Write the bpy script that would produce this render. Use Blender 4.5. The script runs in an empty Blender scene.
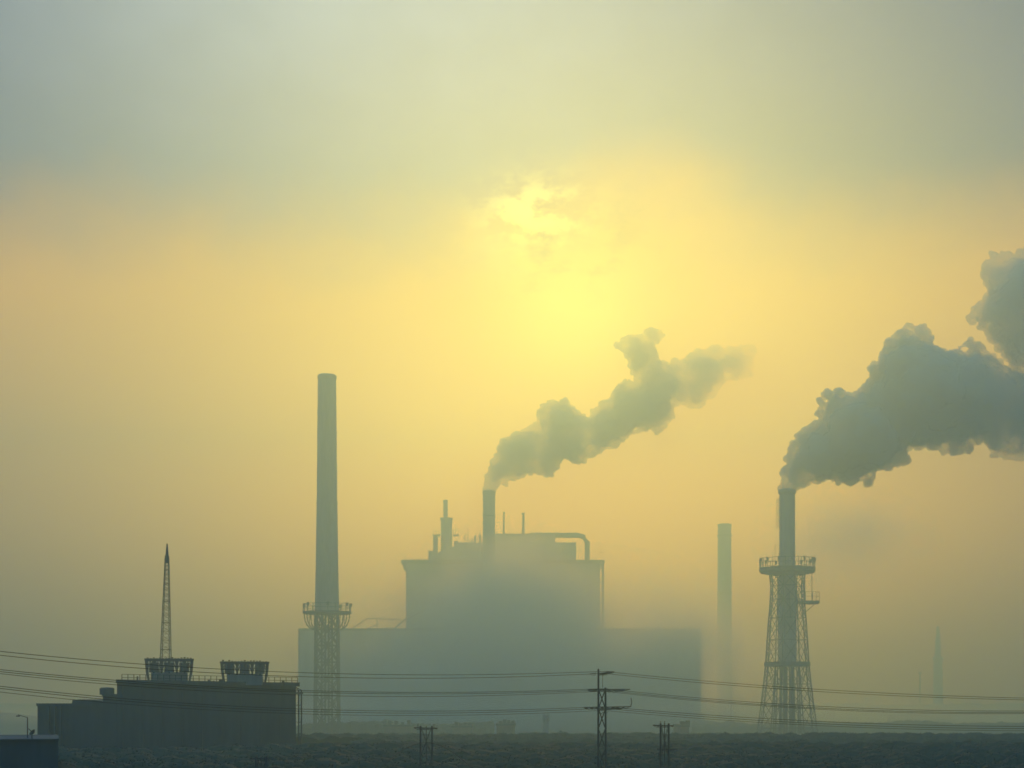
import bpy, bmesh, math, random
import numpy as np
from mathutils import Vector, noise
R = math.radians
rnd = random.Random(7)
sc = bpy.context.scene
col = sc.collection

# ------------------------------------------------------------------ camera
F = 1500.0; HZ = 700.0; CAMH = 22.0
cd = bpy.data.cameras.new('camera'); cam = bpy.data.objects.new('camera', cd); col.objects.link(cam)
cam.location = (0, 0, CAMH); cam.rotation_euler = (R(90), 0, 0)
cd.sensor_width = 36; cd.lens = F / 1024 * 36; cd.shift_y = (HZ - 384) / 1024
cd.clip_start = 0.5; cd.clip_end = 60000
sc.camera = cam
SUN_EL, SUN_AZ = 15.3, 2.6          # degrees above the horizon, degrees right of +Y

# ------------------------------------------------------------------ sky
w = bpy.data.worlds.new('World'); sc.world = w; w.use_nodes = True
NT = w.node_tree; NT.nodes.clear()
def N(tree, kind, **kw):
    n = tree.nodes.new(kind)
    for k, v in kw.items(): setattr(n, k, v)
    return n
class G:
    """small arithmetic helper for node trees"""
    def __init__(s, t): s.t = t
    def m(s, op, a, b=None, c=None):
        n = N(s.t, 'ShaderNodeMath', operation=op)
        for i, v in enumerate((a, b, c)):
            if v is None: continue
            if isinstance(v, (int, float)): n.inputs[i].default_value = v
            else: s.t.links.new(v, n.inputs[i])
        return n.outputs[0]
    def ss(s, x, a, b):
        n = N(s.t, 'ShaderNodeMapRange', interpolation_type='SMOOTHSTEP')
        s.t.links.new(x, n.inputs[0])
        for i, v in ((1, a), (2, b)):
            if isinstance(v, (int, float)): n.inputs[i].default_value = v
            else: s.t.links.new(v, n.inputs[i])
        return n.outputs[0]
    def ramp(s, x, stops):
        n = N(s.t, 'ShaderNodeValToRGB'); e = n.color_ramp.elements
        while len(e) < len(stops): e.new(0.5)
        for i, (p, c) in enumerate(stops): e[i].position = p; e[i].color = (*c, 1)
        s.t.links.new(x, n.inputs[0]); return n.outputs[0]
    def mix(s, f, a, b, blend='MIX'):
        n = N(s.t, 'ShaderNodeMix', data_type='RGBA', blend_type=blend)
        for i, v in ((0, f), (6, a), (7, b)):
            if isinstance(v, (int, float)): n.inputs[i].default_value = v
            elif isinstance(v, tuple): n.inputs[i].default_value = (*v, 1)
            else: s.t.links.new(v, n.inputs[i])
        return n.outputs[2]
    def noise(s, vec, scale, detail=4, rough=0.55, dim='3D'):
        n = N(s.t, 'ShaderNodeTexNoise'); n.inputs['Scale'].default_value = scale
        n.inputs['Detail'].default_value = detail; n.inputs['Roughness'].default_value = rough
        s.t.links.new(vec, n.inputs['Vector']); return n.outputs['Fac']
g = G(NT)
tc = N(NT, 'ShaderNodeTexCoord'); sx = N(NT, 'ShaderNodeSeparateXYZ'); NT.links.new(tc.outputs['Generated'], sx.inputs[0])
dx, dy, dz = sx.outputs
D2R = 57.29578
el = g.m('MULTIPLY', g.m('ARCSINE', dz), D2R)
az = g.m('MULTIPLY', g.m('ARCTAN2', dx, dy), D2R)
cb = N(NT, 'ShaderNodeCombineXYZ')
NT.links.new(az, cb.inputs[0]); NT.links.new(g.m('MULTIPLY', el, 1.5), cb.inputs[1])
ang = cb.outputs[0]
n_big = g.noise(ang, 0.09, 3); n_mid = g.noise(ang, 0.35, 4, 0.5); n_fine = g.noise(ang, 0.9, 5, 0.6)
def cen(x, k): return g.m('MULTIPLY', g.m('SUBTRACT', x, 0.5), k)
def gauss(ca, ce, wa, we):
    a = g.m('DIVIDE', g.m('SUBTRACT', az, ca), wa); e = g.m('DIVIDE', g.m('SUBTRACT', el, ce), we)
    return g.m('EXPONENT', g.m('MULTIPLY', g.m('ADD', g.m('MULTIPLY', a, a), g.m('MULTIPLY', e, e)), -1.0))
def add(*v):
    r = v[0]
    for x in v[1:]: r = g.m('ADD', r, x)
    return r
def mul(*v):
    r = v[0]
    for x in v[1:]: r = g.m('MULTIPLY', r, x)
    return r
def inv(x): return g.m('SUBTRACT', 1.0, x)
edge = add(el, cen(n_big, -2.0), cen(n_mid, -1.3), g.m('MULTIPLY', gauss(5.8, 19.3, 3.8, 3.5), -2.2), g.m('MULTIPLY', gauss(0.8, 18, 3.5, 3.5), -1.0))
m_deck = g.ss(edge, 14.2, 19.6)                       # grey green deck above, warm layer below
side = g.ss(g.m('ABSOLUTE', az), 22, 75)
over = g.ss(el, 30, 60)
front = mul(inv(side), inv(over))
w_lay = mul(inv(m_deck), front, g.ss(el, -2.0, 0.5))
low = inv(g.ss(el, 1.0, 9.0))
p1 = mul(gauss(0.9, 18.0, 1.7, 1.0), g.ss(add(n_fine, cen(n_mid, 0.5)), 0.38, 0.62))
p2 = gauss(-0.4, 16.8, 1.5, 1.2)
brk = inv(mul(0.5, g.ss(g.noise(ang, 0.55, 5, 0.6), 0.47, 0.66), gauss(1.9, 17.0, 3.2, 1.7)))     # wisps crossing the glow
deck_v = add(1.0, cen(n_mid, -0.35))
PARTS = [   # (where it is, its radiance)
    (mul(w_lay, brk, inv(low)), (1.5768, 0.6319, 0.0000)),                         # amber layer, away from the sun
    (mul(w_lay, low), (0.1713, 0.0000, 0.0000)),                              # the same near the horizon
    (mul(w_lay, gauss(SUN_AZ, SUN_EL - 3, 14, 11)), (0.0000, 0.0000, 0.0000)),  # toward the sun
    (mul(w_lay, brk, gauss(SUN_AZ + 0.2, SUN_EL - 2.0, 7.0, 6.0)), (0.0000, 0.0383, 0.0000)),
    (mul(brk, gauss(SUN_AZ - 0.3, SUN_EL - 0.8, 2.8, 2.4)), (0.0000, 0.8152, 0.1111)),      # veiled sun
    (mul(m_deck, front, deck_v), (0.0000, 0.0215, 0.1879)),                    # deck
    (mul(m_deck, front, deck_v, gauss(-6, 27, 15, 8.5)), (0.6450, 0.7028, 0.5870)),  # thinner deck above the sun
    (over, (0.0400, 0.5500, 0.9500)),
    (mul(side, inv(over), g.ss(el, -4.0, 0.0)), (0.0500, 0.1500, 0.2400)),
    (add(p1, g.m('MULTIPLY', p2, 0.22)), (1.5000, 1.5000, 0.2500)),
    (mul(w_lay, gauss(SUN_AZ + 1, 7.5, 17, 5.0)), (2.1136, 0.5618, 0.0000)),      # brighter low haze under the sun
]
sky = None
for mask, rad in PARTS:
    c_ = g.mix(mask, (0, 0, 0), rad)
    c_.node.clamp_factor = False
    sky = c_ if sky is None else g.mix(1.0, sky, c_, 'ADD')
bg_cloud = N(NT, 'ShaderNodeBackground'); NT.links.new(sky, bg_cloud.inputs[0]); bg_cloud.inputs[1].default_value = 1.0
nish = N(NT, 'ShaderNodeTexSky', sky_type='NISHITA'); nish.sun_disc = False
nish.sun_elevation = R(SUN_EL); nish.sun_rotation = R(SUN_AZ); nish.dust_density = 6; nish.air_density = 2
bg_sky = N(NT, 'ShaderNodeBackground'); bg_sky.inputs[1].default_value = 0.05
tint = g.mix(1.0, nish.outputs[0], (0.10, 0.11, 0.12), 'MULTIPLY')      # what the cloud veil lets through
NT.links.new(tint, bg_sky.inputs[0])
ad = N(NT, 'ShaderNodeAddShader'); wo = N(NT, 'ShaderNodeOutputWorld')
NT.links.new(bg_cloud.outputs[0], ad.inputs[0]); NT.links.new(bg_sky.outputs[0], ad.inputs[1]); NT.links.new(ad.outputs[0], wo.inputs[0])

# ------------------------------------------------------------------ sun behind veil
sl = bpy.data.lights.new('sun', 'SUN'); sun = bpy.data.objects.new('sun', sl); col.objects.link(sun)
SUN_RGB = (1.9594, 0.8790, 0.0697)
sl.energy = max(SUN_RGB); sl.angle = R(10); sl.color = tuple(c / max(SUN_RGB) for c in SUN_RGB)
sdir = Vector((math.sin(R(SUN_AZ)) * math.cos(R(SUN_EL)), math.cos(R(SUN_AZ)) * math.cos(R(SUN_EL)), math.sin(R(SUN_EL))))
sun.rotation_euler = (-sdir).to_track_quat('-Z', 'Y').to_euler()
vs = sc.view_settings
vs.view_transform = 'Standard'; vs.look = 'None'; vs.gamma = 1; vs.exposure = -0.08; vs.use_curve_mapping = False
sc.render.engine = 'CYCLES'
cy = sc.cycles
cy.use_denoising = True; cy.denoiser = 'OPENIMAGEDENOISE'
cy.filter_width = 1.6
cy.max_bounces = 6; cy.volume_bounces = 4; cy.diffuse_bounces = 2; cy.glossy_bounces = 1; cy.transparent_max_bounces = 24
cy.volume_step_rate = 1.0; cy.volume_max_steps = 128
cy.sample_clamp_indirect = 3

# ------------------------------------------------------------------ helpers
def P(px, py, D): return Vector(((px - 512) / F * D, D, CAMH + (HZ - py) / F * D))
def props(o, label=None, cat=None, group=None, kind=None):
    for k, v in (('label', label), ('category', cat), ('group', group), ('kind', kind)):
        if v: o[k] = v
    return o
def thing(name, loc, label, cat, group=None):
    o = bpy.data.objects.new(name, None); col.objects.link(o); o.location = loc
    o.empty_display_size = 1
    return props(o, label, cat, group)
class MB:
    k = 1.0        # member thickness factor for tubes and bars
    def __init__(s): s.v = []; s.f = []
    def add(s, vs_, fs):
        b = len(s.v); s.v += [tuple(v) for v in vs_]; s.f += [tuple(i + b for i in f) for f in fs]; return s
    def box(s, x0, x1, y0, y1, z0, z1):
        return s.add([(x0, y0, z0), (x1, y0, z0), (x1, y1, z0), (x0, y1, z0), (x0, y0, z1), (x1, y0, z1), (x1, y1, z1), (x0, y1, z1)],
                     [(3, 2, 1, 0), (4, 5, 6, 7), (0, 1, 5, 4), (1, 2, 6, 5), (2, 3, 7, 6), (3, 0, 4, 7)])
    def tube(s, pts, r, n=6, cap=True):
        pts = [Vector(p) for p in pts]; rs = [q * MB.k for q in (r if isinstance(r, (list, tuple)) else [r] * len(pts))]
        rings = []
        for i, p in enumerate(pts):
            d = (pts[min(i + 1, len(pts) - 1)] - pts[max(i - 1, 0)]).normalized()
            up = Vector((0, 0, 1)) if abs(d.z) < 0.95 else Vector((0, 1, 0))
            a = d.cross(up).normalized(); b = a.cross(d)
            rings.append([p + (a * math.cos(t) + b * math.sin(t)) * rs[i] for t in [2 * math.pi * (k + .5) / n for k in range(n)]])
        vv = [v for ring in rings for v in ring]; ff = []
        for i in range(len(pts) - 1):
            for k in range(n):
                ff.append((i * n + k, i * n + (k + 1) % n, (i + 1) * n + (k + 1) % n, (i + 1) * n + k))
        if cap: ff += [tuple(reversed(range(n))), tuple(range((len(pts) - 1) * n, len(pts) * n))]
        return s.add(vv, ff)
    def bar(s, p, q, wd): return s.tube([p, q], wd * 0.7071, 4)
    def lathe(s, cx, cy_, prof, n=40, cap=True):
        vv = []; ff = []
        for r, z in prof:
            for k in range(n):
                t = 2 * math.pi * k / n; vv.append((cx + r * math.cos(t), cy_ + r * math.sin(t), z))
        for i in range(len(prof) - 1):
            for k in range(n): ff.append((i * n + k, i * n + (k + 1) % n, (i + 1) * n + (k + 1) % n, (i + 1) * n + k))
        if cap: ff += [tuple(reversed(range(n))), tuple(range((len(prof) - 1) * n, len(prof) * n))]
        return s.add(vv, ff)
    def build(s, name, m, parent=None, loc=None, smooth=False):
        o_ = Vector(parent_origin(parent)) if parent else Vector(loc or (0, 0, 0))
        me = bpy.data.meshes.new(name); me.from_pydata([tuple(Vector(v) - o_) for v in s.v], [], s.f)
        me.materials.append(m); me.update()
        if smooth:
            for p in me.polygons: p.use_smooth = len(p.vertices) == 4
        o = bpy.data.objects.new(name, me); col.objects.link(o)
        if parent: o.parent = parent
        else: o.location = o_
        return o
def parent_origin(p):
    r = Vector((0, 0, 0))
    while p: r += p.location; p = p.parent
    return r

def material(name, base, var=0.25, scale=0.15, rough=0.85, metallic=0.0, bump=0.0, streak=False, spec=0.15):
    m = bpy.data.materials.new(name); m.use_nodes = True; t = m.node_tree; h = G(t)
    b = t.nodes['Principled BSDF']; c = N(t, 'ShaderNodeTexCoord')
    vec = c.outputs['Object']
    if streak:
        mp = N(t, 'ShaderNodeMapping'); mp.inputs['Scale'].default_value = (1, 1, 0.12); t.links.new(vec, mp.inputs[0]); vec = mp.outputs[0]
    n1 = h.noise(vec, scale, 6, 0.6); n2 = h.noise(vec, scale * 9, 4, 0.6)
    f = h.m('ADD', h.m('MULTIPLY', n1, 0.65), h.m('MULTIPLY', n2, 0.35))
    lo = tuple(x * (1 - var) for x in base); hi = tuple(min(1, x * (1 + var)) for x in base)
    t.links.new(h.mix(h.ss(f, 0.3, 0.7), lo, hi), b.inputs['Base Color'])
    b.inputs['Roughness'].default_value = rough; b.inputs['Specular IOR Level'].default_value = spec; b.inputs['Metallic'].default_value = metallic
    if bump:
        bp = N(t, 'ShaderNodeBump'); bp.inputs['Strength'].default_value = bump
        t.links.new(n2, bp.inputs['Height']); t.links.new(bp.outputs[0], b.inputs['Normal'])
    return m
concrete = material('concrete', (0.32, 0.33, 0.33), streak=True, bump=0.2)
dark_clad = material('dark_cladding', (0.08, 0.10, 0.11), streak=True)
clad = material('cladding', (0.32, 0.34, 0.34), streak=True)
steel = material('painted_steel', (0.08, 0.09, 0.10), scale=0.5, rough=0.6)
rust = material('weathered_steel', (0.13, 0.105, 0.09), scale=0.6, rough=0.8)
wire_m = material('aluminium_wire', (0.05, 0.05, 0.05), rough=0.8, spec=0.05)
porcelain = material('porcelain', (0.12, 0.10, 0.09), rough=0.4)
ground_m = material('scrub_ground', (0.05, 0.055, 0.045), scale=0.02, var=0.4)
leaf_m = material('foliage', (0.032, 0.05, 0.04), scale=0.2, var=0.1)
brick = material('brick', (0.2, 0.17, 0.15), scale=0.4)

# ------------------------------------------------------------------ haze: even air round everything
def volume_mat(name, color, density, aniso):
    m = bpy.data.materials.new(name); m.use_nodes = True; t = m.node_tree; t.nodes.clear()
    v = N(t, 'ShaderNodeVolumePrincipled'); o = N(t, 'ShaderNodeOutputMaterial')
    v.inputs['Color'].default_value = (*color, 1); v.inputs['Density'].default_value = density; v.inputs['Anisotropy'].default_value = aniso
    t.links.new(v.outputs[0], o.inputs['Volume']); return m, t, v
HAZE_TOP = 325
hm, _, _ = volume_mat('hazy_air', (0.42, 0.74, 0.92), 0.0014, 0.76)
hz = MB().box(-2300, 2300, -400, 1720, -8, HAZE_TOP).build('haze', hm)
props(hz, 'yellow green industrial haze filling the air round the whole plant', 'haze', kind='stuff')

# ------------------------------------------------------------------ ground
gm = MB(); S = 40000
gm.add([(-2250, -350, 0), (2250, -350, 0), (2250, 1700, 0), (-2250, 1700, 0)], [(0, 1, 2, 3)])
props(gm.build('ground', ground_m), kind='structure')

# hazy rise on the far left
def nz(x, y, s, o=3):
    return noise.fractal(Vector((x * s, y * s, 3.1)), 1.0, 2.0, o)
def heightfield(name, mat, xs, ys, fn, kind, label, cat):
    nx, ny = len(xs), len(ys); v = []; f = []
    for j in range(ny):
        for i in range(nx):
            x, y = (xs[i] * ys[j] / ys[0], ys[j]) if name != 'hill' else (xs[i], ys[j])
            v.append((x, y, fn(x, y)))
    for j in range(ny - 1):
        for i in range(nx - 1):
            a = j * nx + i; f.append((a, a + 1, a + nx + 1, a + nx))
    b = MB(); b.v = v; b.f = f
    return props(b.build(name, mat, smooth=True), label, cat, kind=kind)
def hillz(x, y):
    e = math.exp(-((x + 470) / 150) ** 2 - ((y - 1080) / 90) ** 2)
    return -1 + 22 * e * (1 + 0.10 * nz(x, y, 0.04)) + 0.6 * nz(x, y, 0.2)
heightfield('hill', leaf_m, list(np.linspace(-900, -240, 130)), list(np.linspace(880, 1300, 50)), hillz, 'structure', None, None)

def ridgez(x, y):
    e = math.exp(-((y - 1650) / 26) ** 2)
    return -2 + e * (21 + 3.5 * nz(x, 0, 0.004) + 1.4 * nz(x, y, 0.03) + .8 * nz(x, y, 0.12))
rg = MB(); rx = list(np.linspace(-900, 900, 420)); ry = list(np.linspace(1590, 1698, 16))
for y in ry:
    for x in rx: rg.v.append((x, y, ridgez(x, y)))
for j in range(15):
    for i in range(419): a = j * 420 + i; rg.f.append((a, a + 1, a + 421, a + 420))
props(rg.build('hill', leaf_m, smooth=True), kind='structure')
# woodland: bumpy canopy with leaf clumps on it
def woodland(name, x_at, d0, d1, zc, seed, n_leaf, label, cell=1.9, roll=0.8, crown_w=6.0, base=.62, up=.3, leaf=1.0):
    r = random.Random(seed); b = MB()
    ys = []; y = d0
    while y < d1: ys.append(y); y += cell * y / d0
    ys.append(d1)
    a0, a1 = x_at; nx = int((a1 - a0) * d0 / cell)
    def top(x, y):
        if 170 < y < 300 and -68 < x < -30: return .3            # the process building stands here
        c = noise.voronoi(Vector((x / crown_w, y / crown_w, seed)))[0]
        crown = max(0, 1 - (c[0] * 1.25) ** 2)
        e = min(1, (y - d0) / 6 + 0.15) * min(1, (d1 - y) / 6)
        return max(0.5, e * (zc * (base + up * crown) + roll * nz(x, y, 0.02) + 0.8 * leaf * nz(x, y, 0.3)))
    for y in ys:
        for i in range(nx + 1):
            x = (a0 + (a1 - a0) * i / nx) * y; b.v.append((x, y, top(x, y)))
    for j in range(len(ys) - 1):
        for i in range(nx):
            a = j * (nx + 1) + i; b.f.append((a, a + 1, a + nx + 2, a + nx + 1))
    for _ in range(n_leaf):
        y = d0 + (d1 - d0) * r.random() ** 1.4; x = (a0 + (a1 - a0) * r.random()) * y
        z = top(x, y) + r.uniform(-0.2, 0.4) * leaf; s = r.uniform(0.12, 0.32) * leaf
        u = Vector((r.gauss(0, 1), r.gauss(0, 1), r.gauss(0, 1))).normalized(); v = u.orthogonal().normalized(); p = Vector((x, y, z))
        b.add([p + u * s, p + v * s, p - u * s, p - v * s], [(0, 1, 2, 3)])
    return props(b.build(name, leaf_m), label, 'woodland', kind='stuff')
woodland('woodland', (-0.46, 0.46), 111, 196, 18.2, 1, 40000, 'nearest dark belt of tree tops filling the foreground below the power lines', .55, .25, 2.4, .87, .06, .32)
woodland('woodland', (-0.155, 0.46), 270, 330, 15.9, 4, 20000, 'second belt of trees just beyond the foreground tree tops', .9, .3, 3.2, .86, .08, .45)
woodland('woodland', (-0.15, -0.012), 720, 780, 11.0, 2, 6000, 'paler distant belt of trees in front of the long factory block', roll=2.6)
woodland('woodland', (-0.145, 0.40), 430, 500, 12.1, 5, 14000, 'third belt of trees, paler, in front of the lattice tower', 1.3, .5, 4, .82, .1, .6)
woodland('woodland', (0.12, 0.40), 930, 1010, 7.5, 3, 8000, 'distant belt of trees behind the lattice tower on the right', roll=3)

# ------------------------------------------------------------------ long factory block and boiler house
D = 1100
bl = thing('factory_block', P(500, 722, D) * 1, 'long low factory block with flat roof spanning the middle', 'building')
bl.location = (P(500, 0, D).x, D, 0)
x0, x1 = P(299, 0, D).x, P(700, 0, D).x; zt = P(0, 629, D).z
MB().box(x0, x1, D, D + 90, 0, zt).build('wall', clad, bl)
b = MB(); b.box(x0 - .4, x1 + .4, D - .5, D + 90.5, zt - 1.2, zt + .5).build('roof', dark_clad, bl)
b = MB(); n = 24
for i in range(n + 1):
    x = x0 + (x1 - x0) * i / n; b.box(x - .5, x + .5, D - .9, D - .002, 0, zt - 1.4)
b.build('pilaster', clad, bl)
# bent pipe and small fittings on its roof
Dp = D + 20
b = MB(); b.tube([P(353, 628, Dp), P(367, 618.5, Dp), P(401, 619.5, Dp)], .35, 6)
b.tube([P(377, 629, Dp), P(377, 620, Dp)], .35, 5); b.tube([P(367, 629, Dp), P(378, 624, Dp)], .25, 5)
pr = b.build('roof_pipe', steel, bl)
MB().tube([P(394, 629, Dp), P(404, 620, Dp), P(428, 608, Dp)], .6, 6).build('sloping_duct', steel, bl)
for x in (370, 384, 388, 392, 396):
    b = MB(); q = P(x, 627, Dp); b.box(q.x - .5, q.x + .5, Dp, Dp + 1, zt + .5, zt + 1.2 + 1.5 * rnd.random()); b.build('roof_vent', steel, bl)

D = 1200
bh = thing('boiler_house', (P(503, 0, D).x, D, 0), 'tall boiler house with a bent duct on its roof, half lost in steam', 'building')
x0, x1 = P(406, 0, D).x, P(600, 0, D).x; zr = P(0, 560, D).z
MB().box(x0, x1, D, D + 110, 0, zr - 3).build('wall', clad, bh)
b = MB(); b.box(x0 - 3.8, P(604.5, 0, D).x, D - 2, D + 112, zr - 3, zr).box(x0 - 2.2, x0, D - 1, D + 100, zr - 7, zr - 3); b.build('parapet', dark_clad, bh)
b = MB(); b.box(P(601.8, 0, D).x, P(604.2, 0, D).x, D + 1, D + 3, 0, zr - 3)
for k in range(11): b.box(x1, P(603, 0, D).x, D + 1, D + 2.5, 20 + k * 12, 20.7 + k * 12)
b.build('stair_tower', steel, bh)
zu = P(0, 540.5, D).z; xu0, xu1 = P(455, 0, D).x, P(577, 0, D).x
up = MB().box(xu0, xu1, D + 15, D + 80, zr, zu).build('penthouse', clad, bh)
b = MB(); b.add([(P(426, 0, D).x, D + 14, zr), (P(455, 0, D).x, D + 14, zr), (P(455, 0, D).x, D + 14, P(0, 544, D).z), (P(440, 0, D).x, D + 14, P(0, 549, D).z),
                 (P(426, 0, D).x, D + 60, zr), (P(455, 0, D).x, D + 60, zr), (P(455, 0, D).x, D + 60, P(0, 544, D).z), (P(440, 0, D).x, D + 60, P(0, 549, D).z)],
                [(0, 1, 2, 3), (7, 6, 5, 4), (0, 3, 7, 4), (3, 2, 6, 7), (1, 5, 6, 2), (0, 4, 5, 1)])
b.build('lean_to', clad, bh)
MB().box(P(494, 0, D).x, P(556, 0, D).x, D + 22, D + 60, zu + .003, P(0, 530.5, D).z).build('upper_roof_house', clad, bh)
pts = [P(530, 535.3, D + 30), P(578, 535.3, D + 30), P(583.5, 537, D + 30), P(587.2, 542.5, D + 30), P(587.2, 549, D + 30), P(587.2, 561, D + 30)]
MB().tube(pts, 2.2, 14).build('bent_duct', steel, bh, smooth=True)
b = MB()
for x in range(406, 452, 4): b.bar(P(x, 566, D), P(x, 558.5, D), .25)
b.bar(P(406, 560, D), P(451, 557.5, D), .2); b.bar(P(406, 562, D), P(451, 560.5, D), .2)
b.bar(P(405.5, 566, D), P(405.5, 556.5, D), .5)
b.build('railing', steel, bh)
# roof stacks of the boiler house
def stack(px, ytop, ybot, wt, Dd, parent, extra=None, mat=concrete, name='flue'):
    r = wt / 2 / F * Dd; p = P(px, ytop, Dd); q = P(px, ybot, Dd)
    prof = [(r * 1.03, q.z), (r, p.z - 1.2), (r * 1.1, p.z - 1.1), (r * 1.1, p.z), (r * .8, p.z), (r * .78, p.z - 2)]
    bb = MB().lathe(p.x, Dd, prof, 20)
    return bb.build(name, mat, parent, smooth=False)
b = MB(); q = P(446.5, 518, D + 25); r = 4.6
b.lathe(q.x, D + 25, [(r, zr), (r, q.z - 2), (r * 1.12, q.z - 1.8), (r * 1.12, q.z), (2, q.z)], 18); dt = b.build('dust_collector', clad, bh)
stack(445.5, 500, 519, 4.4, D + 25, dt)
for (xx, yt, ww) in ((435.5, 536, 4.5), (431, 551, 5), (456, 541, 4)):
    q = P(xx, yt, D + 20); hw = ww / 2 * .8; MB().box(q.x - hw, q.x + hw, D + 18, D + 22, zr, q.z).build('vent_housing', clad, bh)
q = P(0, 535, D + 20).z
for xa_, xb_ in ((431.5, 439), (452, 458)):
    b = MB().box(P(xa_, 0, D).x, P(xb_, 0, D).x, D + 16, D + 24, q - .6, q)
    for xx in (xa_ + .5, (xa_ + xb_) / 2, xb_ - .5): b.bar((P(xx, 0, D).x, D + 16.2, q), (P(xx, 0, D).x, D + 16.2, q + 3), .25)
    b.bar((P(xa_ + .5, 0, D).x, D + 16.2, q + 3), (P(xb_ - .5, 0, D).x, D + 16.2, q + 3), .2); b.build('access_platform', steel, bh)
for (xx, yt, ww) in ((468, 527.5, .5), (465, 535, .5), (475, 536, 1.5), (480, 535, 1.6), (472, 540, 1)):
    b = MB().bar(P(xx, 544, D + 20), P(xx, yt, D + 20), ww)
    b.bar(P(xx - 1.5, 539, D + 20), P(xx + 1.5, 539, D + 20), .4); b.build('roof_fitting', steel, bh)
for xx, yt, ww in ((503.5, 512, 1.6), (523, 513, 2.4)):
    b = MB(); p_, q_ = P(xx + .4, yt, D + 30), P(xx, 541, D + 30)
    b.tube([q_, p_ - Vector((0, 0, 6)), p_], [ww * .62, ww * .42, ww * .4], 8); b.tube([p_ - Vector((0, 0, 1)), p_], ww * .6, 8); b.build('vent_pipe', steel, bh)

# ------------------------------------------------------------------ smokestacks
def railing(b, ring, h=1.15, wd=.09, posts=True, close=False):
    n_ = len(ring); rng = range(n_ if close else n_ - 1)
    for i in rng:
        p, q = Vector(ring[i]), Vector(ring[(i + 1) % n_])
        for k in (h, h * .5): b.bar(p + Vector((0, 0, k)), q + Vector((0, 0, k)), wd)
    for p in ring: b.bar(p, Vector(p) + Vector((0, 0, h)), wd * 1.3)
def ringpts(cx, cy_, r, z, n_): return [Vector((cx + r * math.cos(2 * math.pi * (k + .5) / n_), cy_ + r * math.sin(2 * math.pi * (k + .5) / n_), z)) for k in range(n_)]

def lattice(parent, cx, cy_, levels, nlegs, leg_w, br_w, phase=0.5, sub=2, ring_every=1, leg_mat=steel):
    """levels: (z, radius). legs as children, bracing and ring beams as meshes"""
    def pt(k, z, r): t = 2 * math.pi * (k + phase) / nlegs; return Vector((cx + r * math.cos(t), cy_ + r * math.sin(t), z))
    for k in range(nlegs):
        MB().tube([pt(k, z, r) for z, r in levels], leg_w / 2, 6).build('leg', leg_mat, parent)
    b = MB()
    for i in range(len(levels) - 1):
        z0, r0 = levels[i]; z1, r1 = levels[i + 1]
        for k in range(nlegs):
            for s_ in range(sub):
                za, zb = z0 + (z1 - z0) * s_ / sub, z0 + (z1 - z0) * (s_ + 1) / sub
                ra, rb = r0 + (r1 - r0) * s_ / sub, r0 + (r1 - r0) * (s_ + 1) / sub
                b.bar(pt(k, za, ra), pt(k + 1, zb, rb), br_w); b.bar(pt(k + 1, za, ra), pt(k, zb, rb), br_w)
                if s_ or i % ring_every == 0: b.bar(pt(k, za, ra), pt(k + 1, za, ra), br_w * 1.2)
    b.build('bracing', leg_mat, parent)

# tall stack at centre left
D = 720
cx = P(327, 0, D).x
ms = thing('smokestack', (cx, D, 0), 'tallest concrete smokestack, smokeless, standing left of the factory on a lattice base', 'smokestack')
zt, zp = P(0, 375, D).z, P(0, 612, D).z
prof = [(5.85, zp + .5), (5.5, zp + 16), (4.9, zp + 56), (4.42, zt - 5), (4.35, zt - 2.4), (4.6, zt - 1.6), (4.6, zt - .6), (4.1, zt), (3.75, zt), (3.7, zt - 4)]
MB().lathe(cx, D, prof, 48).build('shaft', concrete, ms, smooth=False)
for hh in (18, 52, 86): MB().lathe(cx, D, [(5.6 - hh * .0118 + .03, zp + hh), (5.85 - hh * .0118, zp + hh), (5.85 - hh * .0118, zp + hh + .4), (5.6 - hh * .0118 + .03, zp + hh + .4)], 40, cap=False).build('band', concrete, ms)
lattice(ms, cx, D, [(0, 6.7), (zp * .25, 6.5), (zp * .5, 6.3), (zp * .75, 6.1), (zp - .3, 5.9)], 6, 1.1, .5, sub=2, leg_mat=steel)
for ox, oy, rr in ((-2.7, 1, .5), (2.6, -1, .5)): MB().lathe(cx + ox, D + oy, [(rr, 0), (rr, zp)], 14).build('inner_flue', steel, ms)
pl = MB().lathe(cx, D, [(6, zp - 1.1), (11.4, zp - 1.0), (11.7, zp - .5), (11.7, zp + .15), (5.9, zp + .15)], 32, cap=False).build('platform', steel, ms)
b = MB(); rp = ringpts(cx, D, 11.4, zp + .15, 20); railing(b, rp, 3.6, .2, close=True)
for k, p in enumerate(rp):
    if k % 3 == 0: b.box(p.x - .6, p.x + .6, p.y - .4, p.y + .4, p.z + 2.4, p.z + 4.1)
b.build('railing', steel, pl)
for k in range(10):
    t = 2 * math.pi * k / 10; u = Vector((math.cos(t), math.sin(t), 0)); c0 = Vector((cx, D, 0)); b = MB()
    pts = []
    for s_ in range(7):
        a = s_ / 6 * math.pi / 2; pts.append(c0 + u * (6.1 + 4.8 * math.cos(a)) + Vector((0, 0, zp - 1.1 - 7.4 * math.sin(a))))
    b.tube(pts, .27, 5); b.bar(c0 + u * 8.6 + Vector((0, 0, zp - 1.1)), c0 + u * 8.4 + Vector((0, 0, zp - 7)), .25)
    b.build('bracket', steel, pl)

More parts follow.
